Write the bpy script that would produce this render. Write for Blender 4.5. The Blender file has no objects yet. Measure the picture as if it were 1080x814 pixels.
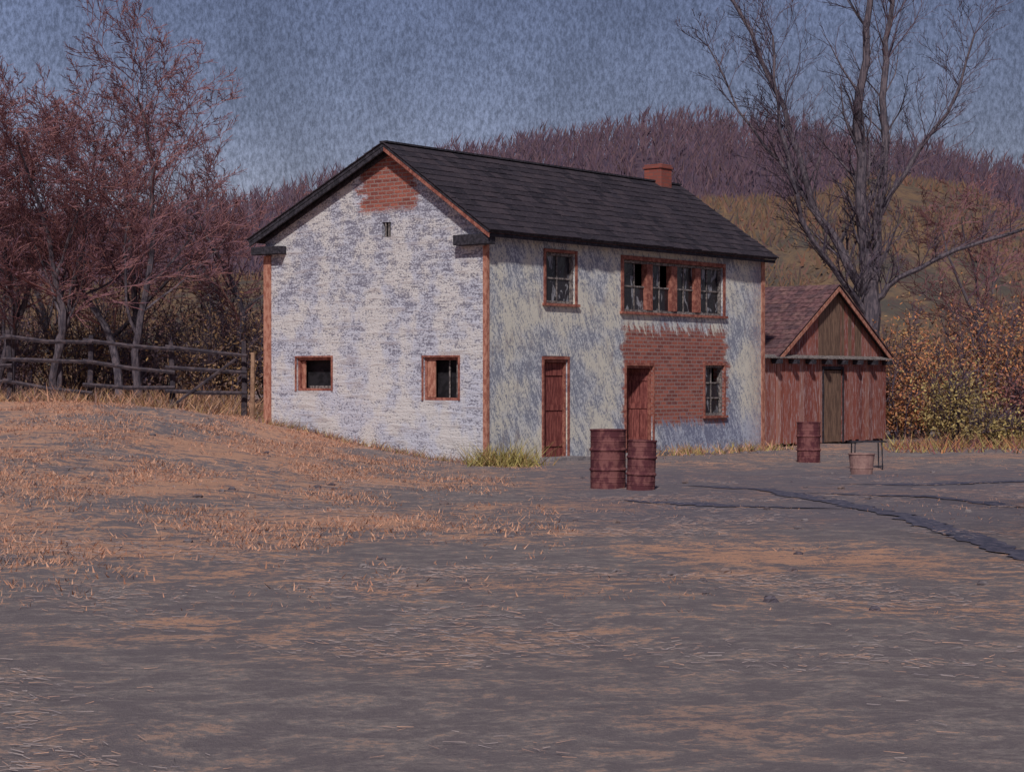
import bpy, bmesh, math, random
from mathutils import Vector, Matrix, noise as mn
random.seed(7)
R=random.random
def U(a,b): return a+(b-a)*random.random()
S=bpy.context.scene
S.view_settings.view_transform='Standard'
S.view_settings.look='None'
S.view_settings.exposure=0
# ---------------------------------------------------------------- helpers
def s2l(c):
    return tuple(((x/255)/12.92 if x/255<=0.04045 else (((x/255)+0.055)/1.055)**2.4) for x in c)
class NT:
    def __init__(s,nt): s.t=nt; s.n=nt.nodes; s.l=nt.links
    def new(s,ty,**k):
        n=s.n.new(ty)
        for a,b in k.items(): setattr(n,a,b)
        return n
    def put(s,sock,v):
        if isinstance(v,bpy.types.NodeSocket): s.l.new(v,sock)
        elif isinstance(v,(tuple,list)) and len(v)==3 and sock.type=='RGBA': sock.default_value=(*v,1)
        else: sock.default_value=v
    def obj(s):
        return s.new('ShaderNodeTexCoord').outputs['Object']
    def mapping(s,vec,scale=(1,1,1),rot=(0,0,0),loc=(0,0,0)):
        m=s.new('ShaderNodeMapping'); s.put(m.inputs['Vector'],vec)
        m.inputs['Scale'].default_value=scale; m.inputs['Rotation'].default_value=rot; m.inputs['Location'].default_value=loc
        return m.outputs[0]
    def noise(s,vec,scale,detail=3,rough=.55,dist=0):
        n=s.new('ShaderNodeTexNoise'); s.put(n.inputs['Vector'],vec)
        n.inputs['Scale'].default_value=scale; n.inputs['Detail'].default_value=detail
        n.inputs['Roughness'].default_value=rough; n.inputs['Distortion'].default_value=dist
        return n.outputs['Fac']
    def ramp(s,v,a,b,c=0.,d=1.,smooth=True):
        m=s.new('ShaderNodeMapRange',interpolation_type='SMOOTHSTEP' if smooth else 'LINEAR')
        s.put(m.inputs['Value'],v)
        for k,x in zip(('From Min','From Max','To Min','To Max'),(a,b,c,d)): m.inputs[k].default_value=x
        return m.outputs[0]
    def math(s,op,a,b=0.):
        m=s.new('ShaderNodeMath',operation=op); s.put(m.inputs[0],a); s.put(m.inputs[1],b); return m.outputs[0]
    def mul(s,a,b): return s.math('MULTIPLY',a,b)
    def mix(s,f,a,b,bt='MIX'):
        m=s.new('ShaderNodeMix',data_type='RGBA',blend_type=bt)
        s.put(m.inputs[0],f); s.put(m.inputs[6],a); s.put(m.inputs[7],b); return m.outputs[2]
    def xyz(s,v):
        m=s.new('ShaderNodeSeparateXYZ'); s.put(m.inputs[0],v); return m.outputs
    def box(s,v,a,b,e=.1):
        return s.mul(s.ramp(v,a-e,a+e),s.ramp(v,b-e,b+e,1.,0.))
    def island(s,cols,const=False):
        g=s.new('ShaderNodeNewGeometry').outputs['Random Per Island']
        r=s.new('ShaderNodeValToRGB')
        if const: r.color_ramp.interpolation='CONSTANT'
        e=r.color_ramp.elements
        while len(e)<len(cols): e.new(.5)
        for i,c in enumerate(cols):
            e[i].position=i/(len(cols) if const else max(1,len(cols)-1)); e[i].color=(*c,1)
        s.put(r.inputs[0],g); return r.outputs[0]
    def bsdf(s,col,rough=.85,bump=None,bs=.3,bd=.02,spec=.2):
        p=s.new('ShaderNodeBsdfPrincipled'); s.put(p.inputs['Base Color'],col); s.put(p.inputs['Roughness'],rough)
        p.inputs['Specular IOR Level'].default_value=spec
        if bump is not None:
            b=s.new('ShaderNodeBump'); b.inputs['Strength'].default_value=bs; b.inputs['Distance'].default_value=bd
            s.put(b.inputs['Height'],bump); s.l.new(b.outputs[0],p.inputs['Normal'])
        o=s.new('ShaderNodeOutputMaterial'); s.l.new(p.outputs[0],o.inputs[0])
def mat(name):
    m=bpy.data.materials.new(name); m.use_nodes=True; m.node_tree.nodes.clear(); return m,NT(m.node_tree)
def simple(name,c1,c2,scale=12,stretch=(1,1,1),rough=.85,lo=.42,hi=.6,bs=.3,bd=.01,spec=.2):
    m,t=mat(name); v=t.mapping(t.obj(),stretch); n=t.noise(v,scale,4,.65)
    t.bsdf(t.mix(t.ramp(n,lo,hi),c1,c2),rough,n,bs,bd,spec); return m
def islandmat(name,cols,rough=.9,grain=True):
    m,t=mat(name); c=t.island(cols)
    if grain:
        n=t.noise(t.obj(),9,3); c=t.mix(t.ramp(n,.4,.62),c,t.mix(1.,c,(.55,.55,.6),'MULTIPLY'))
    t.bsdf(c,rough); return m
class MB:
    def __init__(s): s.v=[];s.f=[];s.m=[]
    def quad(s,pts,m=0):
        i=len(s.v); s.v+= [tuple(p) for p in pts]; s.f.append(tuple(range(i,i+len(pts)))); s.m.append(m)
    def hexa(s,c,m=0):
        i=len(s.v); s.v+=[tuple(p) for p in c]
        for f in ((0,1,2,3),(7,6,5,4),(0,4,5,1),(1,5,6,2),(2,6,7,3),(3,7,4,0)):
            s.f.append(tuple(i+k for k in f)); s.m.append(m)
    def box(s,a0,a1,d0,d1,z0,z1,m=0,P=lambda a,d,z:(a,d,z)):
        s.hexa([P(a0,d0,z0),P(a1,d0,z0),P(a1,d1,z0),P(a0,d1,z0),P(a0,d0,z1),P(a1,d0,z1),P(a1,d1,z1),P(a0,d1,z1)],m)
    def tube(s,pts,rad,sides=5,m=0):
        pts=[Vector(p) for p in pts]; n=len(pts); base=len(s.v)
        cs=[(math.cos(2*math.pi*k/sides),math.sin(2*math.pi*k/sides)) for k in range(sides)]
        for i,p in enumerate(pts):
            t=(pts[min(i+1,n-1)]-pts[max(i-1,0)]); 
            if t.length<1e-6: t=Vector((0,0,1))
            t.normalize(); a=t.cross(Vector((0.13,.97,.2)));
            if a.length<.05: a=t.cross(Vector((1,0,0)))
            a.normalize(); b=t.cross(a); r=rad[i]
            for q,w in cs: s.v.append((p.x+(a.x*q+b.x*w)*r,p.y+(a.y*q+b.y*w)*r,p.z+(a.z*q+b.z*w)*r))
        for i in range(n-1):
            for k in range(sides):
                k2=(k+1)%sides; s.f.append((base+i*sides+k,base+i*sides+k2,base+(i+1)*sides+k2,base+(i+1)*sides+k)); s.m.append(m)
        if sides>3:
            s.f.append(tuple(base+k for k in range(sides))[::-1]); s.m.append(m)
            s.f.append(tuple(base+(n-1)*sides+k for k in range(sides))); s.m.append(m)
    def lathe(s,prof,seg=28,m=0,c=(0,0,0),M=None):
        base=len(s.v); n=len(prof)
        for r,z in prof:
            for k in range(seg):
                q=2*math.pi*k/seg; p=Vector((r*math.cos(q),r*math.sin(q),z))
                if M: p=M@p
                s.v.append((p[0]+c[0],p[1]+c[1],p[2]+c[2]))
        for i in range(n-1):
            for k in range(seg):
                k2=(k+1)%seg; s.f.append((base+i*seg+k,base+i*seg+k2,base+(i+1)*seg+k2,base+(i+1)*seg+k)); s.m.append(m)
    def finish(s,name,mats,parent=None,loc=(0,0,0),rot=0,smooth=False,fix=True,bevel=0):
        me=bpy.data.meshes.new(name); me.from_pydata(s.v,[],s.f)
        for m in mats: me.materials.append(m)
        me.polygons.foreach_set('material_index',s.m)
        if smooth: me.polygons.foreach_set('use_smooth',[True]*len(s.f))
        me.update()
        if fix:
            b=bmesh.new(); b.from_mesh(me); bmesh.ops.recalc_face_normals(b,faces=b.faces); b.to_mesh(me); b.free()
        o=bpy.data.objects.new(name,me); S.collection.objects.link(o)
        o.location=loc; o.rotation_euler=(0,0,rot)
        if parent: o.parent=parent
        if bevel:
            q=o.modifiers.new('b','BEVEL'); q.width=bevel; q.segments=1; q.limit_method='ANGLE'
        return o
def empty(name,loc,rot=0):
    o=bpy.data.objects.new(name,None); S.collection.objects.link(o); o.location=loc; o.rotation_euler=(0,0,rot); o.empty_display_size=.3; return o
def sm(a,b,x):
    t=max(0,min(1,(x-a)/(b-a))); return t*t*(3-2*t)
def lerp_tab(tab,x):
    if x<=tab[0][0]: return tab[0][1]
    for (x0,y0),(x1,y1) in zip(tab,tab[1:]):
        if x<=x1:
            t=(x-x0)/(x1-x0); t=t*t*(3-2*t); return y0+(y1-y0)*t
    return tab[-1][1]
# ---------------------------------------------------------------- terrain
def gz(x,y):
    b=sm(.3,9,-x)*sm(15,41,y)
    h=1.12*b
    near=1-sm(60,110,y)
    h+=near*(.05+.2*b)*mn.noise(Vector((x*.35,y*.35,0)))*sm(.5,3,abs(y-39)+abs(x+.5)*.6)
    h+=near*.03*mn.noise(Vector((x*1.1,y*1.1,3)))
    return h
def axis(lo,d0,d1,hi,step,g=1.25):
    a=[]; x=d0
    while x<=d1: a.append(x); x+=step
    st=step; x=a[-1]
    while x<hi: st*=g; x+=st; a.append(x)
    st=step; x=d0
    while x>lo: st*=g; x-=st; a.insert(0,x)
    return a
def sheet(name,xs,ys,fn,m):
    v=[(x,y,fn(x,y)) for y in ys for x in xs]; nx=len(xs)
    f=[(j*nx+i,j*nx+i+1,(j+1)*nx+i+1,(j+1)*nx+i) for j in range(len(ys)-1) for i in range(nx-1)]
    me=bpy.data.meshes.new(name); me.from_pydata(v,[],f); me.materials.append(m)
    me.polygons.foreach_set('use_smooth',[True]*len(f)); me.update()
    o=bpy.data.objects.new(name,me); S.collection.objects.link(o); return o
m,t=mat('ground_dirt')
o=t.obj(); X=t.xyz(o)
big=t.noise(o,.3,4,.6)
st=t.noise(t.mapping(o,(.8,1.1,1),(0,0,-.45)),3.0,6,.72,.5)
fine=t.noise(t.mapping(o,(1,1.15,1),(0,0,-.4)),12,6,.8)
grain=t.noise(o,80,3,.8)
bank=t.mul(t.ramp(X[0],.8,-4.,0,1),t.ramp(X[1],15.5,20,0,1))
mid=t.mul(t.box(X[1],15.5,21,2),t.ramp(X[0],0,2.5,0,1))
fore=t.ramp(X[1],15,11,0,1)
grey=t.mix(t.ramp(fine,.36,.64),s2l((132,122,122)),s2l((168,155,150)))
grey=t.mix(t.ramp(st,.6,.42,0,.8),grey,s2l((120,110,114)))
grey=t.mix(t.ramp(grain,.5,.72,0,.45),grey,s2l((182,163,150)))
tan=t.mix(t.ramp(grain,.35,.65),s2l((230,176,144)),s2l((200,148,120)))
thr=t.math('ADD',t.mul(st,.5),t.mul(fine,.5))
thr=t.math('ADD',thr,t.mul(t.math('SUBTRACT',big,.5),.4))
thr=t.math('ADD',thr,t.mul(bank,.055)); thr=t.math('ADD',thr,t.mul(mid,.03)); thr=t.math('SUBTRACT',thr,.012)
f=t.mul(t.ramp(thr,.515,.57,0,.8),t.ramp(fore,0,1,1,.5))
c=t.mix(f,grey,tan)
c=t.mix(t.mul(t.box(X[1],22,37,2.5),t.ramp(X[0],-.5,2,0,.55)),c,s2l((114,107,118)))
t.bsdf(c,.95,t.math('ADD',thr,t.mul(grain,.3)),.75,.06,.1)
GROUND=m
sheet('ground',axis(-900,-22,24,900,.4),axis(-250,4,62,1100,.4),gz,GROUND)
HT=[(-150,9),(-40,8),(-18,8.5),(-6,11),(11,14.0),(20,14.2),(26,16.2),(32,15.6),(37,13.6),(60,12),(150,10)]
def hz(x,y):
    k=lerp_tab(HT,x*135/max(y,60)); s=sm(58,135,y)
    return -.6+ (k+.6)*s*(1-.35*sm(140,230,y)) + 1.1*s*mn.noise(Vector((x*.06,y*.06,1)))
m,t=mat('hillside_grass')
o=t.obj(); a=t.noise(t.mapping(o,(1,.4,1)),.3,5,.7); b=t.noise(t.mapping(o,(1,.5,1)),2.2,4,.7)
c=t.mix(t.ramp(a,.4,.6),s2l((92,86,80)),s2l((132,108,86)))
c=t.mix(t.ramp(b,.5,.62,0,.7),c,s2l((98,78,76)))
t.bsdf(c,.95,b,.6,.3,.05); HILLM=m
fr=lambda a,b,n:[a+(b-a)*i/n for i in range(n+1)]
sheet('hillside',fr(-260,260,200),fr(58,240,90),hz,HILLM)
RT=[(-140,22),(-70,23),(-43,25.5),(-20,30.5),(-9,33.5),(9,36),(25,38),(40,37.6),(63,34.5),(83,31),(150,27)]
def rz(x,y):
    k=lerp_tab(RT,x*300/max(y,150)); return -1+(k+1)*sm(120,300,y)+1.2*mn.noise(Vector((x*.03,y*.03,8)))
RM=simple('wooded_ridge_soil',s2l((84,68,82)),s2l((100,80,88)),.4,rough=.95,bs=.4,bd=.3)
sheet('wooded_ridge',fr(-520,520,120),fr(120,520,60),rz,RM)
# ---------------------------------------------------------------- distant woods
W=MB()
for i in range(6500):
    y=U(165,314); x=U(-.34,.36)*y
    z=rz(x,y); h=U(3.0,6.4)
    if hz(x,y)>z+5: continue
    lean=U(-.6,.6)
    W.quad([(x-.08,y,z-.5),(x+.08,y,z-.5),(x+lean,y,z+h)])
    for k in range(12):
        q=U(.15,.9); a=U(-1,1); L=h*U(.2,.48)*(1.05-q*.5)
        bx=x+lean*q; bz=z+h*q; w=U(.05,.12)
        dx=a*L*.7; dy=U(-.5,.5)*L
        W.quad([(bx-w,y,bz),(bx+w,y,bz-.1),(bx+dx,y+dy,bz+L)])
W.finish('distant_woods',[islandmat('woods_twigs',[s2l((86,68,84)),s2l((112,86,96)),s2l((92,78,96)),s2l((122,96,100)),s2l((82,72,92)),s2l((104,82,82))],grain=False)],fix=False)
W=MB()
for i in range(15000):
    y=U(72,138); x=U(-.33,.33)*y; 
    if mn.noise(Vector((x*.09,y*.09,5)))<-.08 : continue
    z=hz(x,y)-.05
    for k in range(2):
        L=U(.3,.9); w=U(.04,.12); dx=U(-.5,.5)
        xx=x+U(-.6,.6)
        W.quad([(xx-w,y,z),(xx+w,y,z),(xx+dx,y+U(-.2,.2),z+L)])
W.finish('hillside_brush',[islandmat('hill_brush',[s2l((112,90,76)),s2l((134,106,82)),s2l((92,86,78)),s2l((134,96,80)),s2l((92,78,82))],grain=False)],fix=False)
# ---------------------------------------------------------------- house
m,t=mat('whitewashed_stone')
o=t.obj(); X=t.xyz(o)
v=t.mapping(o,(1,.45,1.3),(.08,0,0))
n1=t.noise(v,7,5,.8,.4); n2=t.noise(t.mapping(o,(1,.7,1)),26,3,.75); n3=t.noise(o,1.4,3,.6)
cs=t.noise(t.mapping(o,(1,.22,2.4)),3.0,4,.65,.2)
k=t.math('ADD',t.mul(n1,.4),t.mul(n2,.45)); k=t.math('ADD',k,t.mul(cs,.15)); k=t.math('ADD',k,t.mul(t.math('SUBTRACT',n3,.5),.16))
k=t.math('ADD',k,t.ramp(X[2],.3,5.5,.02,-.02))
white=t.mix(t.ramp(n3,.4,.6),s2l((208,208,220)),s2l((222,216,214)))
c=t.mix(t.ramp(k,.5,.445,0,.8),white,s2l((112,108,126)))
c=t.mix(t.ramp(cs,.56,.64,0,.42),c,s2l((156,140,140)))
def brickset(bt):
    bt.inputs['Color1'].default_value=(*s2l((178,106,90)),1); bt.inputs['Color2'].default_value=(*s2l((132,76,70)),1)
    bt.inputs['Mortar'].default_value=(*s2l((158,134,128)),1); bt.inputs['Scale'].default_value=1
    bt.inputs['Brick Width'].default_value=.24; bt.inputs['Row Height'].default_value=.09; bt.inputs['Mortar Size'].default_value=.012
bt=t.new('ShaderNodeTexBrick'); 
cm=t.new('ShaderNodeCombineXYZ'); t.put(cm.inputs[0],X[1]); t.put(cm.inputs[1],X[2]); t.put(bt.inputs['Vector'],cm.outputs[0])
brickset(bt)
bn=t.noise(t.mapping(o,(1,1.2,3.6)),1.6,5,.75)
yy=t.math('ADD',X[1],t.mul(t.math('SUBTRACT',bn,.5),1.1)); zz=t.math('ADD',X[2],t.mul(t.math('SUBTRACT',n1,.5),.6))
bm=t.mul(t.box(yy,2.0,3.65,.1),t.box(zz,5.5,8.,.1))
bm=t.mul(bm,t.ramp(n2,.34,.44,.5,1))
c=t.mix(bm,c,bt.outputs[0])
t.bsdf(c,.92,t.math('ADD',k,t.mul(cs,.6)),1.,.05,.1); GABLE=m
m,t=mat('weathered_plaster')
o=t.obj(); X=t.xyz(o)
n1=t.noise(t.mapping(t.mapping(o,(1,1,1),(0,.45,0)),(1.7,1,.45)),5,5,.78,.3); n2=t.noise(t.mapping(o,(1.2,1,.6)),24,3,.75); n3=t.noise(o,.8,3,.6)
k=t.math('ADD',t.mul(n1,.5),t.mul(n2,.5)); k=t.math('ADD',k,t.mul(t.math('SUBTRACT',n3,.5),.3))
white=t.mix(t.ramp(n3,.38,.6),s2l((216,218,222)),s2l((226,220,206)))
c=t.mix(t.ramp(k,.53,.45,0,.85),white,s2l((128,132,150)))
c=t.mix(t.ramp(t.noise(t.mapping(o,(1.5,1,.5)),2.1,4,.6),.56,.66,0,.45),c,s2l((152,142,144)))
lowe=t.math('ADD',X[2],t.mul(t.math('SUBTRACT',n1,.5),1.8))
low=t.mul(t.ramp(lowe,1.3,.5,0,1),t.ramp(X[0],6.0,7.0,0,1)); c=t.mix(t.mul(low,.8),c,t.mix(t.ramp(k,.45,.54),s2l((126,130,156)),s2l((184,192,214))))
bt=t.new('ShaderNodeTexBrick'); cm=t.new('ShaderNodeCombineXYZ'); t.put(cm.inputs[0],X[0]); t.put(cm.inputs[1],X[2]); t.put(bt.inputs['Vector'],cm.outputs[0]); brickset(bt)
bn=t.noise(t.mapping(o,(1,1,2.6)),1.3,5,.75)
xx=t.math('ADD',X[0],t.mul(t.math('SUBTRACT',bn,.5),1.3)); zz=t.math('ADD',X[2],t.mul(t.math('SUBTRACT',n1,.5),1.3))
bm=t.mul(t.box(xx,4.95,9.4,.12),t.box(zz,.75,3.0,.12))
bm=t.mul(bm,t.ramp(n2,.34,.46,.5,1))
c=t.mix(bm,c,bt.outputs[0])
c=t.mix(t.mul(t.ramp(X[0],10.2,11,0,.6),t.ramp(n2,.4,.6)),c,s2l((172,130,118)))
t.bsdf(c,.92,k,.8,.04,.1); FRONT=m
TRIM=simple('red_brown_trim',s2l((128,74,66)),s2l((176,118,102)),10,(1,1,1),lo=.38,hi=.65)
TRIML=simple('faded_orange_trim',s2l((158,100,84)),s2l((196,142,122)),14,(1,1,.5),lo=.4,hi=.6)
DARKT=simple('dark_tarred_wood',s2l((46,44,50)),s2l((70,66,74)),12)
DOOR=simple('maroon_door_paint',s2l((106,54,52)),s2l((150,88,80)),9,(2.5,2.5,.4),lo=.4,hi=.65,rough=.8)
ROOFM,t=mat('dark_slate'); c=t.island([s2l((58,53,60)),s2l((66,60,67)),s2l((50,47,54)),s2l((74,66,72)),s2l((60,56,64))])
n=t.noise(t.mapping(t.obj(),(1,1,1)),14,4,.75); c=t.mix(t.ramp(n,.52,.68,0,.5),c,s2l((104,92,98))); t.bsdf(c,.95,n,.3,.01,.05)
m,t=mat('old_window_glass'); n=t.noise(t.mapping(t.obj(),(1.6,1.6,.7)),3.5,4,.6,.6)
c=t.mix(t.ramp(n,.54,.62,0,.8),t.island([s2l((30,30,36)),s2l((44,42,50)),s2l((24,24,30))]),s2l((160,160,166)))
t.bsdf(c,t.ramp(n,.4,.6,.15,.5),None,spec=.5); GLASS=m
DARK=simple('dark_interior',s2l((30,28,32)),s2l((46,43,48)),5)
BR,t=mat('chimney_brick'); bt=t.new('ShaderNodeTexBrick'); X=t.xyz(t.obj()); cm=t.new('ShaderNodeCombineXYZ'); t.put(cm.inputs[0],t.math('ADD',X[0],X[1])); t.put(cm.inputs[1],X[2]); t.put(bt.inputs['Vector'],cm.outputs[0]); brickset(bt)
bt.inputs['Color1'].default_value=(*s2l((160,88,76)),1); bt.inputs['Mortar'].default_value=(*s2l((130,88,82)),1); t.bsdf(bt.outputs[0],.9)
H=empty('stone_farmhouse',(-.54,39,0),math.radians(51))
L,Wd=11.16,6.72; RY,RZ=2.7,6.88; EZ=5.05; YF=-.3; YB=Wd+.25
SF=(RZ-EZ)/RY; SB=(RZ-5.08)/(Wd-RY)
def top(y): return RZ-SF*(RY-y) if y<RY else RZ-SB*(y-RY)
def wall(name,P,A0,A1,z0,topf,ops,matl,extra=[],dep=.3):
    B=MB(); as_=sorted(set([A0,A1]+extra+[v for o in ops for v in o[:2]])); zs=sorted(set([z0]+[v for o in ops for v in o[2:]]))+[99]
    for a0,a1 in zip(as_,as_[1:]):
        am=(a0+a1)/2
        for i in range(len(zs)-1):
            zz=zs[i]; zb0,zb1=min(zz,topf(a0)),min(zz,topf(a1)); zt0,zt1=min(zs[i+1],topf(a0)),min(zs[i+1],topf(a1))
            if zt0-zb0<1e-4 and zt1-zb1<1e-4: continue
            if any(o[0]<am<o[1] and o[2]<=zz+.01<o[3] for o in ops): continue
            for dd in (0,dep): 
                pts=[P(a0,dd,zb0),P(a1,dd,zb1)]
                if zt1-zb1>1e-4: pts.append(P(a1,dd,zt1))
                if zt0-zb0>1e-4: pts.append(P(a0,dd,zt0))
                B.quad(pts)
    for a0,a1,b0,b1 in ops:
        B.quad([P(a0,0,b0),P(a0,dep,b0),P(a0,dep,b1),P(a0,0,b1)]); B.quad([P(a1,0,b0),P(a1,dep,b0),P(a1,dep,b1),P(a1,0,b1)])
        B.quad([P(a0,0,b0),P(a1,0,b0),P(a1,dep,b0),P(a0,dep,b0)]); B.quad([P(a0,0,b1),P(a1,0,b1),P(a1,dep,b1),P(a0,dep,b1)])
    return B.finish(name,[matl],H,fix=False)
PF=lambda a,d,z:(a,d,z)
PG=lambda a,d,z:(d,a,z)
fops=[(2.02,3.09,3.46,4.66),(4.95,9.21,3.36,4.66),(1.95,2.81,.0,2.3),(5.06,6.14,.0,2.16),(8.39,9.26,.89,2.13)]
gops=[(4.56,5.68,1.52,2.28),(.77,1.77,1.33,2.26),(2.74,3.0,4.92,5.25)]
ys=lambda z:[RY-(RZ-.01-z)/SF,RY+(RZ-.01-z)/SB]
wall('front_wall',PF,0,L,-.4,lambda a:EZ,fops,FRONT)
wall('gable_wall',PG,0.0,Wd,-.4,lambda y:top(y)-.01,gops,GABLE,[RY,ys(5.25)[0],ys(5.25)[1]])
B=MB(); B.quad([(0,Wd,-.4),(L,Wd,-.4),(L,Wd,EZ),(0,Wd,EZ)]); B.quad([(L,0,-.4),(L,Wd,-.4),(L,Wd,EZ),(L,RY,RZ-.01),(L,0,EZ)]); B.finish('rear_walls',[GABLE],H,fix=False)
B=MB(); B.box(.35,L-.1,.35,Wd-.1,2.75,2.85); B.box(.35,L-.1,1.2,1.25,-.2,2.7); B.box(.35,L-.1,1.2,1.25,2.9,4.9);B.box(1.2,1.25,1.3,Wd-.2,-.2,2.7); B.finish('interior_floors',[DARK],H)
def slabroof(H,sides,x0,x1,swap,thick,mats,sw=.3,ex=.27,name='roof'):
    B=MB(); D=MB()
    for (y0,z0),(y1,z1) in sides:
        d=Vector((0,y1-y0,z1-z0)); Ln=d.length; d.normalize(); n=Vector((0,-d.z,d.y)); 
        if n.z<0: n=-n
        e=Vector((0,y0,z0))
        def Q(x,a,h):
            p=e+d*a+n*h; return (x,p.y,p.z) if not swap else (p.y,x,p.z)
        D.hexa([Q(x0,0,.002),Q(x1,0,.002),Q(x1,Ln,.002),Q(x0,Ln,.002),Q(x0,0,thick),Q(x1,0,thick),Q(x1,Ln,thick),Q(x0,Ln,thick)])
        nc=int(Ln/ex)+1; ex2=Ln/nc
        for c in range(nc):
            x=x0-.03
            first=True
            while x<x1+.03:
                w=sw*U(.8,1.2)*(U(.4,1) if first else 1); first=False; xe=min(x+w-.008,x1+.03)
                if xe-x<.03: break
                a0=c*ex2-.04+U(-.015,.015); a1=min((c+1)*ex2+.03,Ln+.02); h0=thick+.022+U(0,.012); h1=thick+.004
                B.hexa([Q(x,a0,h0-.02),Q(xe,a0,h0-.02),Q(xe,a1,h1-.003),Q(x,a1,h1-.003),Q(x,a0,h0+.004),Q(xe,a0,h0+.004),Q(xe,a1,h1+.01),Q(x,a1,h1+.01)])
                x+=w
    D.finish(name+'_deck',[mats[1]],H); B.finish(name+'_shingles',[mats[0]],H)
slabroof(H,[((YF,top(YF)),(RY,RZ)),((YB,top(YB)),(RY,RZ))],-.3,L+.12,False,.07,[ROOFM,DARKT])
B=MB()
B.box(-.3,L+.12,RY-.1,RY+.1,RZ+.08,RZ+.12); B.finish('ridge_cap',[DARKT],H)
B=MB()
def rake(x0,x1,ya,yb,th,mi,off=0):
    B.hexa([(x0,ya,top(ya)-th-off),(x1,ya,top(ya)-th-off),(x1,yb,top(yb)-th-off),(x0,yb,top(yb)-th-off),(x0,ya,top(ya)-off),(x1,ya,top(ya)-off),(x1,yb,top(yb)-off),(x0,yb,top(yb)-off)],mi)
rake(-.29,-.25,YF,RY,.1,0,.003); rake(-.29,-.25,RY+.001,YB,.1,1,.003)
rake(-.05,-.004,.02,RY,.11,0,.015); rake(-.05,-.004,RY+.001,Wd,.10,1,.015)
B.box(-.25,L+.11,YF+.01,YF+.04,top(YF)-.08,top(YF)-.004,1)
B.box(-.06,L,-.035,-.003,4.84,4.98,0)
B.box(-.25,-.004,YF+.05,.72,4.62,4.84,1)
B.box(-.25,-.004,Wd-.7,YB-.02,4.68,4.86,1)
B.finish('eave_boards',[TRIM,DARKT],H,bevel=.006)
B=MB()
B.box(-.022,-.003,-.025,.08,-.2,4.6,0); B.box(-.003,.07,-.025,-.003,-.2,4.83,0)
B.box(-.035,-.003,Wd-.2,Wd+.03,.2,4.66,1); B.box(L-.12,L+.03,-.028,-.003,-.2,4.83,1)
B.finish('corner_boards',[TRIML,TRIML],H)
B=MB(); B.box(10.05,10.55,RY-.27,RY+.27,6.3,7.42); B.box(10.02,10.58,RY-.3,RY+.3,7.3,7.36); B.box(10.15,10.45,RY-.17,RY+.17,7.37,7.44,1)
B.finish('chimney',[BR,DARK],H,bevel=.01)
def window(name,P,a0,a1,z0,z1,cols,rows,case=TRIM,cw=.1,sash=TRIM,glass=True,sill=True,lites=1):
    B=MB(); bx=lambda *k:B.box(*k,P=P)
    bx(a0-cw,a0-.002,-.03,-.003,z0,z1,0); bx(a1+.002,a1+cw,-.03,-.003,z0,z1,0); bx(a0-cw,a1+cw,-.034,-.003,z1+.002,z1+cw,0)
    if sill: bx(a0-cw-.04,a1+cw+.04,-.08,-.003,z0-.06,z0-.002,0)
    f=.06; bx(a0+.002,a0+f,.04,.16,z0+.002,z1-.002,1); bx(a1-f,a1-.002,.04,.16,z0+.002,z1-.002,1)
    bx(a0+f,a1-f,.04,.16,z1-f,z1-.002,1); bx(a0+f,a1-f,.04,.16,z0+.002,z0+f,1)
    w=(a1-a0-2*f)/lites
    for l in range(lites):
        b0=a0+f+l*w; b1=b0+w
        if l: bx(b0-.12,b0+.12,.01,.165,z0+f,z1-f,0)
        if glass:
            for i in range(1,cols):
                q=b0+(b1-b0)*i/cols; bx(q-.015,q+.015,.09,.13,z0+f,z1-f,1)
            for j in range(1,rows):
                q=z0+f+(z1-z0-2*f)*j/rows; bx(b0,b1,.085,.128,q-.018,q+.018,1)
            for i in range(cols):
                for j in range(rows):
                    g0=b0+(b1-b0)*i/cols; g1=b0+(b1-b0)*(i+1)/cols; h0=z0+f+(z1-z0-2*f)*j/rows; h1=z0+f+(z1-z0-2*f)*(j+1)/rows
                    if R()<.12: continue
                    B.quad([P(g0,.11,h0),P(g1,.11,h0),P(g1,.11+U(0,.006),h1),P(g0,.11,h1)],2)
    return B.finish(name,[case,sash,GLASS],H)
SASH=simple('grey_sash_paint',s2l((92,84,84)),s2l((150,140,136)),16)
window('upper_window',PF,2.02,3.09,3.46,4.58,2,2,sash=SASH,cw=.07)
window('window_band',PF,4.95,9.21,3.36,4.56,2,2,lites=4,sash=SASH,cw=.1)
window('lower_window',PF,8.39,9.26,.89,2.13,2,3,sash=SASH,cw=.06)
window('gable_window',PG,4.56,5.68,1.52,2.28,2,1,case=TRIM,cw=.04,glass=False,sill=False)
window('gable_window_open',PG,.77,1.77,1.33,2.26,2,1,case=TRIM,cw=.04,glass=False,sill=False)
B=MB(); B.box(.77,1.77,.28,.29,1.3,2.3,0,P=PG); B.box(4.56,5.68,.28,.29,1.5,2.3,0,P=PG); B.box(2.74,3.0,.1,.11,4.9,5.27,0,P=PG)
B.box(1.48,1.7,.05,.08,1.4,2.2,1,P=PG); B.box(.9,.93,.12,.15,1.39,2.2,2,P=PG); B.box(5.5,5.6,.1,.13,1.58,2.2,1,P=PG); B.box(4.62,5.38,.12,.14,1.58,1.64,2,P=PG)
for q in (1.15,): B.box(q,q+.03,.16,.18,1.39,2.2,2,P=PG)
B.box(2.8,2.83,.02,.05,4.93,5.24,2,P=PG); B.box(2.9,2.93,.02,.05,4.93,5.24,2,P=PG)
B.finish('window_shutters',[DARK,TRIML,SASH],H)
STONE=simple('step_stone',s2l((120,114,118)),s2l((152,144,144)),9,bs=.6)
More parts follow.
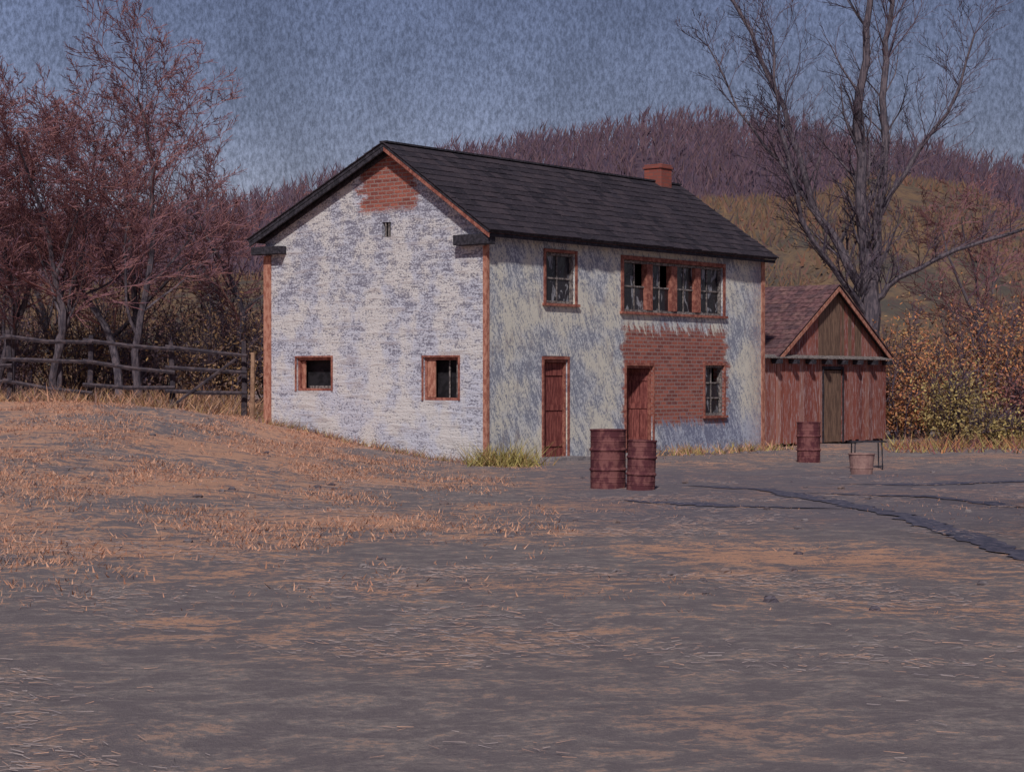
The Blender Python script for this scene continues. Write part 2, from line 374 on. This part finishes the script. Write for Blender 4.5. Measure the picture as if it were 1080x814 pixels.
def door(name,a0,a1,z1,ajar):
    B=MB(); B.box(a0-.06,a0-.002,-.03,-.003,0,z1); B.box(a1+.002,a1+.06,-.03,-.003,0,z1); B.box(a0-.06,a1+.06,-.034,-.003,z1+.002,z1+.07)
    B.box(a0-.2,a1+.2,-.5,-.01,-.12,.08,1)
    B.box(a0+.003,a0+.05,.03,.18,0.01,z1-.003); B.box(a1-.05,a1-.003,.03,.18,0.01,z1-.003); B.box(a0+.05,a1-.05,.03,.18,z1-.06,z1-.003)
    B.finish(name+'_frame',[TRIM,STONE],H)
    D=MB(); w=a1-a0-.11; n=5
    for i in range(n): D.box(-w+i*w/n,-w+(i+1)*w/n-.008,0,.035,.05,z1-.07)
    for z in (.3,1.1,z1-.35): D.box(-w+.03,-.03,-.025,-.002,z,z+.12)
    D.box(-w+.05,-w+.08,-.07,-.027,1.12,1.2,1)
    o=D.finish(name,[DOOR,DARKT],H); o.location=(a1-.055,.09,0); o.rotation_euler=(0,0,-ajar)
door('front_door',1.95,2.81,2.22,math.radians(7)); door('side_door',5.06,6.14,2.1,math.radians(48))
# ---------------------------------------------------------------- shed
PL,t=mat('red_weathered_planks'); c=t.island([s2l((138,76,68)),s2l((160,96,84)),s2l((118,68,64)),s2l((176,126,112)),s2l((140,82,72)),s2l((150,88,76))])
n=t.noise(t.mapping(t.obj(),(3,3,.35)),9,4,.7); c=t.mix(t.ramp(n,.5,.64,0,.75),c,s2l((192,172,174))); t.bsdf(c,.9,n,.5,.01)
SR=islandmat('shed_shingles',[s2l((116,84,86)),s2l((134,98,98)),s2l((104,80,84)),s2l((140,106,102))])
BRN=simple('brown_planks',s2l((104,82,72)),s2l((136,108,92)),7,(3,3,.4))
K=empty('wooden_shed',(7.04,49,0),math.radians(51))
def st_(x): return 2.45+ (4.35-2.45)*(1-abs(x-3.05)/3.05)
B=MB(); x=0
while x<6.09:
    x1=min(x+U(.16,.24),6.1)
    if x<3.05<x1: x1=3.05
    if x<2.4<x1: x1=2.4
    if x<3.5<x1: x1=3.5
    isd=2.4<=x<3.499
    z0=2.06 if isd else U(.02,.1)
    y=U(0,.012); e=x1-.012
    B.hexa([(x,y,z0),(e,y,z0),(e,.03+y,z0),(x,.03+y,z0),(x,y,2.4),(e,y,2.4),(e,.03+y,2.4),(x,.03+y,2.4)])
    B.hexa([(x,y+.03,2.4),(e,y+.03,2.4),(e,.06+y,2.4),(x,.06+y,2.4),(x,y+.03,st_(x)-.02),(e,y+.03,st_(e)-.02),(e,.06+y,st_(e)-.02),(x,.06+y,st_(x)-.02)],1 if (x>2.2 and x<4.6 and R()<.75) else 0)
    x=x1
x=-1.35
while x<-.03:
    x1=min(x+U(.16,.24),-.01); B.box(x,x1-.012,U(.02,.03),.05,.03,2.4+U(-.04,.02)); x=x1
yy=0.08
while yy<5:
    y1=min(yy+.2,5); B.box(6.07,6.1,yy,y1-.012,.05,2.42); B.box(0,.03,yy,y1-.012,.05,2.42); yy=y1
B.box(.04,6.06,4.97,5,.05,2.45)
B.finish('plank_walls',[PL,BRN],K)
B=MB(); B.box(.1,6.0,.9,.95,.0,2.4); B.box(-1.3,0,.055,.08,.02,2.3); B.finish('interior',[DARK],K)
B=MB()
for i in range(5): B.box(2.43+i*.21,2.43+(i+1)*.21-.01,.03,.06,.05,2.03)
B.box(2.36,2.42,-.03,-.003,.02,2.06,1); B.box(3.48,3.54,-.03,-.003,.02,2.06,1); B.box(2.36,3.54,-.034,-.003,2.062,2.14,1)
B.finish('shed_door',[BRN,DARKT],K)
B=MB()
B.hexa([(-1.4,-.2,2.34),(6.12,-.2,2.34),(6.12,-.005,2.42),(-1.4,-.005,2.42),(-1.4,-.2,2.36),(6.12,-.2,2.36),(6.12,-.005,2.44),(-1.4,-.005,2.44)],0)
for i in range(9): x=-1.2+i*.88; B.box(x,x+.16,-.26,-.01,2.2,2.32,1)
B.finish('pent_roof',[SASH,DARKT],K)
slabroof(K,[((-.2,st_(-.2)),(3.05,4.35)),((6.2,st_(6.2)),(3.05,4.35))],-.14,5.2,True,.05,[SR,DARKT],.22,.25)
B=MB()
for s in ((-.2,3.05),(3.05,6.2)):
    a,b=s; B.hexa([(a,-.16,st_(a)-.12),(b,-.16,st_(b)-.12),(b,-.13,st_(b)-.12),(a,-.13,st_(a)-.12),(a,-.16,st_(a)),(b,-.16,st_(b)),(b,-.13,st_(b)),(a,-.13,st_(a))])
B.finish('rake_boards',[TRIML],K)
# ---------------------------------------------------------------- trees
def branch(B,p,d,L,r,lev,maxlev,rnd,up=.25,minr=.008,tw=4,sp=.75):
    n=max(3,int(L/.45)) if lev<2 else (3 if lev<3 else 2)
    pts=[p.copy()]; rs=[r]; dd=d.normalized()
    for i in range(n):
        dd=(dd+Vector((rnd.gauss(0,.13),rnd.gauss(0,.13),rnd.gauss(0,.1)+up*.25))).normalized()
        pts.append(pts[-1]+dd*(L/n)); rs.append(max(minr*.6,r*(1-.82*(i+1)/n)))
    sd=7 if r>.1 else (5 if r>.04 else 3)
    B.tube(pts,rs,sd,0 if r>.035 else 1)
    if lev>=maxlev: return
    kids=tw+ (2 if lev==0 else 0)+int(L*.9)
    for k in range(kids):
        q=.22+.78*(k+rnd.random())/kids; i=min(n-1,int(q*n)); f=q*n-i
        bp=pts[i].lerp(pts[i+1],min(1,f)); t=(pts[i+1]-pts[i]).normalized()
        a=rnd.uniform(0,6.28); s=Vector((math.cos(a),math.sin(a),0)); s=(s-t*s.dot(t)); 
        if s.length<.01: continue
        s.normalize(); nd=(t*rnd.uniform(.5,1)+s*sp*rnd.uniform(.6,1.2)).normalized()
        branch(B,bp,nd,L*rnd.uniform(.32,.55)*(1.15-q*.45),max(minr,rs[i]*rnd.uniform(.35,.55)),lev+1,maxlev,rnd,up,minr,tw,sp)
BARK=simple('grey_bark',s2l((80,73,82)),s2l((114,102,108)),8,(2,2,.4),bs=.7,bd=.02)
TWR=islandmat('russet_twigs',[s2l((118,82,90)),s2l((146,100,98)),s2l((108,80,96)),s2l((160,112,104)),s2l((120,88,104))],grain=False)
TWD=islandmat('dark_twigs',[s2l((72,64,78)),s2l((98,82,92)),s2l((82,74,90)),s2l((108,86,90))],grain=False)
def tree(name,x,y,h,seed,mats,maxlev=4,r=.16,minr=.012,tw=4,lean=0,sp=.75,stems=2):
    rnd=random.Random(seed); B=MB(); z=gz(x,y)-.15
    for s in range(stems):
        branch(B,Vector((x+rnd.uniform(-.15,.15)*stems,y+rnd.uniform(-.2,.2),z)),Vector((lean+rnd.uniform(-.22,.22)*(stems>1),rnd.uniform(-.15,.15),1)),h*rnd.uniform(.85,1),r,0,maxlev,rnd,.22,minr,tw,sp)
    return B.finish(name,mats,fix=False)
for i,(x,y,h,st,l,tw) in enumerate([(-9.75,47,9.0,2,.06,6),(-11.5,47.5,7.9,2,-.02,6),(-8.3,50.5,7.8,1,.08,6),(-13.6,49,7.5,2,.0,6),(-10.4,52,9.0,1,.02,6),(-16,50,7.5,1,0,5),(-12.6,54,8,2,.0,5),(-8.6,54,7.6,1,.0,5)]):
    tree('bare_tree',x,y,h,20+i,[BARK,TWR],4,.12,.010,tw,l,stems=st)
rnd=random.Random(5); B=MB(); bx,by=11.05,57.
def limb(pts,r0,r1,kid=True,kl=2.4):
    P=[Vector((bx+a,by+c,b)) for a,b,c in pts]
    Q=[]
    for i in range(len(P)-1):
        for k in range(3):
            t=k/3; q=P[i].lerp(P[i+1],t); Q.append(q+Vector((rnd.gauss(0,.05),rnd.gauss(0,.05),0)) if k else q)
    Q.append(P[-1]); n=len(Q); rs=[r0+(r1-r0)*i/(n-1) for i in range(n)]
    B.tube(Q,rs,8,0)
    if kid:
        for i in range(1,n):
            for k in range(4):
                if rnd.random()<.2 : continue
                t=(Q[i]-Q[i-1]).normalized(); a=rnd.uniform(0,6.28); s=Vector((math.cos(a),math.sin(a)*.8,.1))
                branch(B,Q[i],(t*.7+s*.75+Vector((0,0,.25))).normalized(),kl*rnd.uniform(.5,1.1),max(.016,rs[i]*.35),1,3,rnd,.3,.010,4,.6)
limb([(0,-.2,0),(0,1.5,0),(-.02,3.2,0),(-.05,5.0,0)],.34,.27,False)
limb([(-.05,4.2,0),(-.9,5.9,.3),(-1.7,7.2,.6),(-2.1,8.8,.7),(-2.9,11,.9),(-4.0,13.5,1.2),(-4.8,15.5,1.4)],.15,.035)
limb([(-.05,4.7,0),(-.35,7.6,-.2),(-.45,10.5,-.5),(-.1,13.5,-.6),(-.1,16.5,-.6)],.21,.05)
limb([(0.05,4.7,0),(.25,5.9,.2),(.5,8.2,.5),(.65,11.7,.8),(.85,13.5,.9),(1.1,16.5,1)],.17,.05)
limb([(0,4.1,0),(.8,4.9,-.4),(2.4,5.7,-1.),(4.6,6.4,-1.6),(6.5,7.4,-2)],.10,.03,True,1.6)
limb([(-.1,3.8,0),(-.9,4.7,-.5),(-2,6.0,-1.2),(-2.7,7.9,-1.6),(-3.1,10,-1.8),(-3.3,12,-2)],.11,.03,True,1.8)
limb([(.4,6.9,.4),(1.5,8.8,.3),(2.4,10,.1),(3.2,12.4,0)],.09,.03,True,2)
limb([(-1.4,6.6,.5),(-2.6,8.6,1.2),(-3.9,10.3,1.6),(-4.8,12.4,2)],.07,.02,True,1.6)
B.finish('large_bare_tree',[BARK,TWD],fix=False)
tree('bare_tree',16.0,60,8.4,77,[BARK,TWR],4,.12,.010,5,-.05,stems=2)
tree('unseen_shadow_tree',7.4,11.2,11.5,91,[BARK,TWD],3,.22,.012,5,.03,.8,stems=2)  # off-frame tree, added to cast shadow bands over the ground at right
# ---------------------------------------------------------------- bushes
def bush(name,cx,cy,w,d,h,cols,n=2600,seed=1,leaf=.07,stems=40,base=None):
    rnd=random.Random(seed); B=MB(); z0=gz(cx,cy)-.05
    for i in range(stems):
        a=rnd.uniform(0,6.28); q=rnd.random()**.5; ex=cx+math.cos(a)*w*q; ey=cy+math.sin(a)*d*q; ez=z0+h*rnd.uniform(.45,1)*(1-.4*q*q)
        sx=cx+(ex-cx)*.35; sy=cy+(ey-cy)*.35
        p0=Vector((sx,sy,z0)); p2=Vector((ex,ey,ez)); p1=p0.lerp(p2,.5)+Vector((rnd.uniform(-.2,.2),rnd.uniform(-.2,.2),.25))
        B.tube([p0,p1,p2],[.025,.016,.007],3,1)
        for k in range(8):
            q2=rnd.uniform(.35,1); b=p1.lerp(p2,(q2-.3)/.7); B.tube([b,b+Vector((rnd.gauss(0,.25),rnd.gauss(0,.25),rnd.uniform(.05,.6)))],[.01,.005],3,1)
        m=n//stems
        for k in range(m):
            q2=rnd.uniform(.15,1.05); b=(p0.lerp(p1,q2*2) if q2<.5 else p1.lerp(p2,q2*2-1)); sp=.12+.28*q2
            p=b+Vector((rnd.gauss(0,sp),rnd.gauss(0,sp),rnd.gauss(0,sp*.7)))
            if p.z<z0: p.z=z0+.05
            u=Vector((rnd.gauss(0,1),rnd.gauss(0,1),rnd.gauss(0,1))).normalized()*leaf*rnd.uniform(.6,1.5); vv=Vector((rnd.gauss(0,1),rnd.gauss(0,1),rnd.gauss(0,1))).normalized()*leaf*.6
            B.quad([p-u,p+vv,p+u,p-vv])
    return B.finish(name,[islandmat(name+'_leaves',cols,grain=False),TWD],fix=False)
OR=[s2l((190,120,84)),s2l((212,146,98)),s2l((156,100,86)),s2l((184,148,98)),s2l((136,96,92))]
OL=[s2l((170,150,96)),s2l((198,172,112)),s2l((136,122,88)),s2l((158,126,90))]
MR=[s2l((136,86,88)),s2l((162,102,92)),s2l((118,88,96)),s2l((172,120,92))]
bush('autumn_bush',13.8,54,1.9,1.5,4.7,OR,11000,1,stems=90,leaf=.05)
bush('autumn_bush',12.2,56.5,1.4,1.2,4.8,OR,7500,2,stems=60,leaf=.05)
bush('autumn_bush',16.3,55,2,1.6,5.2,OR,10000,3,stems=80,leaf=.05)
bush('olive_bush',12.4,51.5,.8,.8,2.6,OL,3400,4,stems=40,leaf=.05)
bush('olive_bush',12.9,49.0,.8,.7,1.0,OL,2000,9,stems=30,leaf=.05)
bush('maroon_bush',14.4,51.5,1.1,.9,2.3,MR,4400,5,stems=45,leaf=.05)
bush('autumn_bush',11.5,54.6,.7,.7,2.8,OR,2800,6,stems=30,leaf=.05)
bush('maroon_bush',15.8,50.5,1.4,1.0,2.0,MR,3600,7,stems=45,leaf=.05)
BRN_C=[s2l((186,148,102)),s2l((146,116,94)),s2l((122,98,100)),s2l((200,158,114)),s2l((112,98,106))]
PU_C=[s2l((118,98,106)),s2l((138,106,102)),s2l((106,92,110)),s2l((156,120,100))]
for i,(x,y,w,h) in enumerate([(-7.9,50,1.4,3.4),(-9.8,51,1.4,2.6),(-12,51,1.7,3.2),(-14.4,50,1.6,2.8),(-6.6,52,1.2,3.2),(-8.8,55,2.,4.4),(-11.8,56,2,4.6),(-15,56,2.2,4.6),(-6.5,57,1.8,4.6),(-17.5,52,2,3.8)]):
    bush('brush_thicket',x,y,w,1.3,h,BRN_C if i%2==0 else PU_C,3600,30+i,stems=50,leaf=.05)
# ---------------------------------------------------------------- fence
FW=simple('weathered_fence_wood',s2l((62,56,64)),s2l((92,80,84)),7,(1,1,1),bs=.5)
OP=simple('orange_fence_post',s2l((140,108,90)),s2l((174,140,116)),7)
F=empty('rail_fence',(0,0,0)); B=MB(); rnd=random.Random(3)
px=[-16.2,-14.2,-12.25,-10.3,-8.3,-6.55]; tops=[]
for i,x in enumerate(px):
    y=45+.03*i; z=gz(x,y); h=rnd.uniform(1.65,1.85); 
    B.tube([(x,y,z-.2),(x+.02,y,z+.7),(x+rnd.uniform(-.05,.05),y+.02,z+h)],[.08,.075,.065],7)
for i in range(len(px)-1):
    for k,h in enumerate((.5,1.0,1.55)):
        x0,x1=px[i]-.12,px[i+1]+.12; y=44.9
        a=Vector((x0,y,gz(px[i],45)+h+rnd.uniform(-.1,.1))); b=Vector((x1,y-.02*k,gz(px[i+1],45)+h+rnd.uniform(-.1,.1)))
        if i==2 and k==0: b.z-=.35
        mid=a.lerp(b,.5)+Vector((0,0,rnd.uniform(-.08,.0))); B.tube([a,mid,b],[.05,.055,.045],5)
a=Vector((-8.3,44.85,gz(-8.3,45)+.1)); B.tube([a,Vector((-6.7,44.85,gz(-6.6,45)+1.4))],[.04,.035],5)
B.finish('posts_and_rails',[FW],F,smooth=False)
B=MB(); z=gz(-6.2,44.6); B.tube([(-6.24,44.4,z-.2),(-6.22,44.4,z+1.6)],[.06,.055],8); B.finish('end_post',[OP],F)
# ---------------------------------------------------------------- barrels, tub
RU=simple('rusty_maroon_steel',s2l((92,52,58)),s2l((132,86,84)),7,(1,1,.7),rough=.85,lo=.42,hi=.62,spec=.15)
RU2=simple('faded_pink_steel',s2l((146,114,110)),s2l((168,134,126)),8,(1,1,.7),rough=.8)
def drum(x,y,r,h,tilt=0,name='steel_barrel'):
    B=MB(); pr=[]
    for q in (.33,.66):
        pr+=[(r,h*q-.03),(r+.018,h*q-.01),(r+.018,h*q+.01),(r,h*q+.03)]
    for q in (.12,.2,.5,.8,.88): pr+=[(r,h*q-.012),(r+.005,h*q),(r,h*q+.012)]
    pr=[(.001,.02),(r*.93,.02),(r*.94,0),(r,0),(r,.04)]+sorted(pr,key=lambda a:a[1])
    pr+=[(r,h-.03),(r+.012,h-.02),(r+.012,h),(r-.02,h),(r-.025,h-.03),(.001,h-.03)]
    B.lathe(pr,36,0); B.lathe([(.001,h-.0),(.035,h-.0),(.035,h-.03)],12,0,(r*.6,0,0))
    o=B.finish(name,[RU],None,(x,y,gz(x,y)-.02)); o.rotation_euler=(tilt,tilt*.6,1)
    return o
drum(1.58,30.4,.29,.98); drum(2.08,29.9,.23,.82,.03); drum(6.45,40.2,.25,.9)
def tub(x,y,r,h,name,m,handle=True):
    B=MB(); B.lathe([(.001,.01),(r*.78,.01),(r*.8,0),(r*.86,h*.3),(r*.89,h*.31),(r*.89,h*.36),(r*.87,h*.37),(r*.98,h*.95),(r*1.04,h*.96),(r*1.04,h),(r*.96,h),(r*.76,.03),(.001,.03)],28)
    B.finish(name,[m],None,(x,y,gz(x,y)-.01),.6)
tub(6.6,34.9,.25,.4,'wash_tub',RU2,False)
B=MB()
for q in (-.28,.28):
    for w in (-.2,.2): B.tube([(q,w,-.02),(q*.95,w*.95,.55)],[.014,.014],5)
for i in range(9): B.box(-.34,.34,-.24+i*.058,-.24+i*.058+.02,.55,.57)
B.box(-.35,-.33,-.25,.25,.545,.575); B.box(.33,.35,-.25,.25,.545,.575)
B.finish('iron_grate_stand',[DARKT],None,(7.1,37.0,gz(7.1,37)))
# ---------------------------------------------------------------- grass
def blades(name,n,region,cols,hmin,hmax,wd,cond=None,seed=1,per=5,clr=.12,flat=False):
    rnd=random.Random(seed); B=MB(); V=B.v; Fc=B.f
    for i in range(n):
        x,y=region(rnd)
        if cond and not cond(x,y,rnd): continue
        z=gz(x,y)-.015; sc=rnd.uniform(.6,1.4)
        for k in range(per):
            bx=x+rnd.gauss(0,clr*.5); by=y+rnd.gauss(0,clr*.5); h=rnd.uniform(hmin,hmax)*sc; w=wd*rnd.uniform(.6,1.3); i0=len(V)
            if flat:
                a=rnd.gauss(-.35,.55)+(math.pi if rnd.random()<.5 else 0); ca,sa=math.cos(a)*h,math.sin(a)*h
                zz=gz(bx,by); z1=zz+.006+rnd.random()*.012; z2=gz(bx+ca,by+sa)+.006+rnd.random()*.02
                V.append((bx,by-w,z1)); V.append((bx,by+w,z1+w)); V.append((bx+ca,by+sa+w*.5,z2+w*.5)); V.append((bx+ca,by+sa-w*.5,z2)); Fc.append((i0,i0+1,i0+2,i0+3)); B.m.append(0); continue
            a=rnd.uniform(0,6.28); l=h*rnd.uniform(.3,1.5)
            ca,sa=math.cos(a),math.sin(a); b2=rnd.uniform(0,6.28)
            V.append((bx-w*math.cos(b2),by-w*math.sin(b2),z)); V.append((bx+w*math.cos(b2),by+w*math.sin(b2),z)); V.append((bx+ca*l,by+sa*l,z+h)); Fc.append((i0,i0+1,i0+2)); B.m.append(0)
    B.finish(name,[islandmat(name+'_mat',cols,grain=False)],fix=False)
def inhouse(x,y):
    dx,dy=x+.54,y-39; u=dx*.629+dy*.777; v=-dx*.777+dy*.629
    return -.02<u<11.2 and -.02<v<6.8
TAN=[s2l((212,158,128)),s2l((188,134,110)),s2l((226,176,146)),s2l((156,122,110)),s2l((134,116,116))]
blades('dry_grass',30000,lambda r:(r.uniform(-16,1),r.uniform(15,47)),TAN,.015,.075,.011,
    lambda x,y,r: not inhouse(x,y) and x>-.31*y and r.random()< (.2+.8*sm(.5,-5,x))*sm(14,22,y)*(.12+1.4*sm(-.1,.3,mn.noise(Vector((x*.6,y*.3,2))))) if x<.6 else False,seed=4,per=8,clr=.2)
blades('roadside_grass',6000,lambda r:(r.uniform(-4,17),r.uniform(14,48)),TAN,.01,.05,.008,
    lambda x,y,r: not inhouse(x,y) and abs(x)<.3*y and mn.noise(Vector((x*.35,y*.18,6)))>.12,seed=5,per=4)
def fg(r):
    y=8+ (34-8)*r.random()**1.1; return (r.uniform(-.3,.3)*y,y)
blades('straw_litter',11000,fg,[s2l((204,160,136)),s2l((182,144,126)),s2l((160,138,132)),s2l((176,160,156)),s2l((150,138,140))],.03,.11,.0028,
    lambda x,y,r: r.random()<(.02+1.2*sm(.0,.45,mn.noise(Vector((x*.5+y*.2,y*.45,4)))))*(.35+.65*sm(11,17,y)),seed=12,per=3,clr=.2,flat=True)
YL=[s2l((180,162,96)),s2l((156,146,92)),s2l((200,176,112)),s2l((134,128,86)),s2l((180,134,98))]
blades('yellow_weeds',80,lambda r:(r.gauss(-.2,.38),38.2+r.gauss(0,.2)),YL,.12,.5,.014,lambda x,y,r:not inhouse(x,y),seed=6,per=12,clr=.3)
def aw(r):
    t=r.gauss(6.9,.6) if r.random()<.5 else r.gauss(9.6,.9); d=-.2-abs(r.gauss(.0,.4))
    return (-.54+.629*t-.777*d, 39+.777*t+.629*d)
blades('yellow_weeds',110,aw,YL+TAN,.05,.28,.014,lambda x,y,r:not inhouse(x,y),seed=8,per=10,clr=.3)
def ag(r):
    s=r.uniform(0,6.7); d=-.05-abs(r.gauss(0,.18)); return (-.54-.777*s+.629*d, 39+.629*s+.777*d)
blades('wall_foot_weeds',220,ag,TAN+OL+PU_C,.04,.22,.01,lambda x,y,r:not inhouse(x,y),seed=18,per=8,clr=.25)
blades('yellow_weeds',420,lambda r:(r.uniform(9.5,17),r.uniform(45,50)),YL+OR+MR,.1,.4,.016,lambda x,y,r:mn.noise(Vector((x*.6,y*.6,2)))>-.1,seed=9,per=9,clr=.4)
blades('fence_weeds',900,lambda r:(r.uniform(-17,-6.2),r.uniform(44,49)),YL[:1]+TAN+BRN_C,.1,.45,.014,None,seed=10,per=9,clr=.4)
B=MB(); rnd=random.Random(21)
for i in range(130):
    if i<60: t0=rnd.uniform(3,11); d=-rnd.uniform(.15,1.6); x,y=(-.54+.629*t0-.777*d,39+.777*t0+.629*d)
    else: y=rnd.uniform(14,38); x=rnd.uniform(-.27,.27)*y
    r=rnd.uniform(.02,.075); z=gz(x,y); V0=len(B.v)
    for j in range(3):
        for k in range(6):
            q=k/6*6.283+j*.4; rr=r*(1,.95,.5)[j]*rnd.uniform(.75,1.2); B.v.append((x+rr*math.cos(q),y+rr*math.sin(q)*.8,z+r*(-.15,.35,.65)[j]))
    for j in range(2):
        for k in range(6): k2=(k+1)%6; B.f.append((V0+j*6+k,V0+j*6+k2,V0+(j+1)*6+k2,V0+(j+1)*6+k)); B.m.append(0)
    B.f.append(tuple(V0+12+k for k in range(6))); B.m.append(0)
B.finish('loose_stones',[islandmat('stones_mat',[s2l((120,110,114)),s2l((150,138,136)),s2l((104,96,104)),s2l((160,136,124))])])
# ---------------------------------------------------------------- painted shadow strips
SHADOW=simple('shadow_blue_grey',s2l((78,78,94)),s2l((110,104,116)),11,(1,.6,1),rough=.85,bs=.8,bd=.03,spec=.12,lo=.38,hi=.66)  # dark blue-grey colour of the strips that paint shadow streaks on the ground
def shadow_strip(pts,w):
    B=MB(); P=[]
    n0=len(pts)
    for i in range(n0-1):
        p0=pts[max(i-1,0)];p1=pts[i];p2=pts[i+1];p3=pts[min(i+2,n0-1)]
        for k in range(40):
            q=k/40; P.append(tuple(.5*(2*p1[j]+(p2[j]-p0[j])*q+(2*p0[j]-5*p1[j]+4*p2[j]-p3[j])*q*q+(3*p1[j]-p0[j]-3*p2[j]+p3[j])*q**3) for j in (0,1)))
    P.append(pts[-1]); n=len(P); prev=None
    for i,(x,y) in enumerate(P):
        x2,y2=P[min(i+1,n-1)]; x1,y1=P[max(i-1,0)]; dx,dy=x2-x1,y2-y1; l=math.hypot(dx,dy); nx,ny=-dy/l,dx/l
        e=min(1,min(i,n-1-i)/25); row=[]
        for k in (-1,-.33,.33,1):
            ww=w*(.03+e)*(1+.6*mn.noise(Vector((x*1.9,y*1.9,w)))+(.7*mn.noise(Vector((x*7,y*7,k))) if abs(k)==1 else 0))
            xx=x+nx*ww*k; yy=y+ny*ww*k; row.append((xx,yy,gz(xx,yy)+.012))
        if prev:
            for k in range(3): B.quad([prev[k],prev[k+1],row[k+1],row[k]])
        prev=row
    B.finish('ground_shadow_strip',[SHADOW],fix=False)
shadow_strip([(2.9,31),(4,30),(4.7,26.5),(5.1,23),(5.2,18.5),(5.6,14)],.19)
shadow_strip([(4.4,29.3),(6.5,27.5),(7.2,23.5),(7.2,18)],.15)
shadow_strip([(1.6,27.5),(2.8,26.3),(4.6,25.3)],.2)
shadow_strip([(5.2,31.5),(8,31.8),(11,32.6)],.24)
# ---------------------------------------------------------------- light, world, camera
az=Vector((-.12,-.993)); az.normalize(); el=math.radians(42)
sd=bpy.data.lights.new('sun','SUN'); sd.energy=2.7; sd.angle=math.radians(3); sd.color=(1,.96,.92)
so=bpy.data.objects.new('sun',sd); S.collection.objects.link(so)
dirv=Vector((az.x*math.cos(el),az.y*math.cos(el),math.sin(el))); so.rotation_euler=dirv.to_track_quat('Z','Y').to_euler(); so.location=(-20,-40,40)
w=bpy.data.worlds.new('World'); S.world=w; w.use_nodes=True; w.node_tree.nodes.clear(); t=NT(w.node_tree)
sky=t.new('ShaderNodeTexSky',sky_type='NISHITA'); sky.sun_disc=False; sky.sun_elevation=el; sky.sun_rotation=math.atan2(az.x,az.y); sky.ozone_density=3; sky.dust_density=.3; sky.air_density=1
g=t.new('ShaderNodeTexCoord').outputs['Generated']
n=t.noise(t.mapping(g,(1,1,.45),(0,.5,0)),560,5,.85); n2=t.noise(t.mapping(g,(1,1,.8)),6,4,.6)
k=t.mul(t.ramp(n,.32,.7,.6,1.4),t.ramp(n2,.3,.7,.78,1.18))
c=t.mix(1.,sky.outputs[0],(.80,.62,.68),'MULTIPLY')
cm=t.new('ShaderNodeCombineXYZ'); [t.put(cm.inputs[i],k) for i in range(3)]
c=t.mix(1.,c,cm.outputs[0],'MULTIPLY')
b=t.new('ShaderNodeBackground'); t.put(b.inputs[0],c); b.inputs[1].default_value=.062
o=t.new('ShaderNodeOutputWorld'); t.l.new(b.outputs[0],o.inputs[0])
cd=bpy.data.cameras.new('camera'); cd.lens=65; cd.sensor_width=36; cd.clip_end=5000; cd.clip_start=.1
co=bpy.data.objects.new('camera',cd); S.collection.objects.link(co); co.location=(0,0,1.78); co.rotation_euler=(math.radians(90-.2),0,0)
S.camera=co
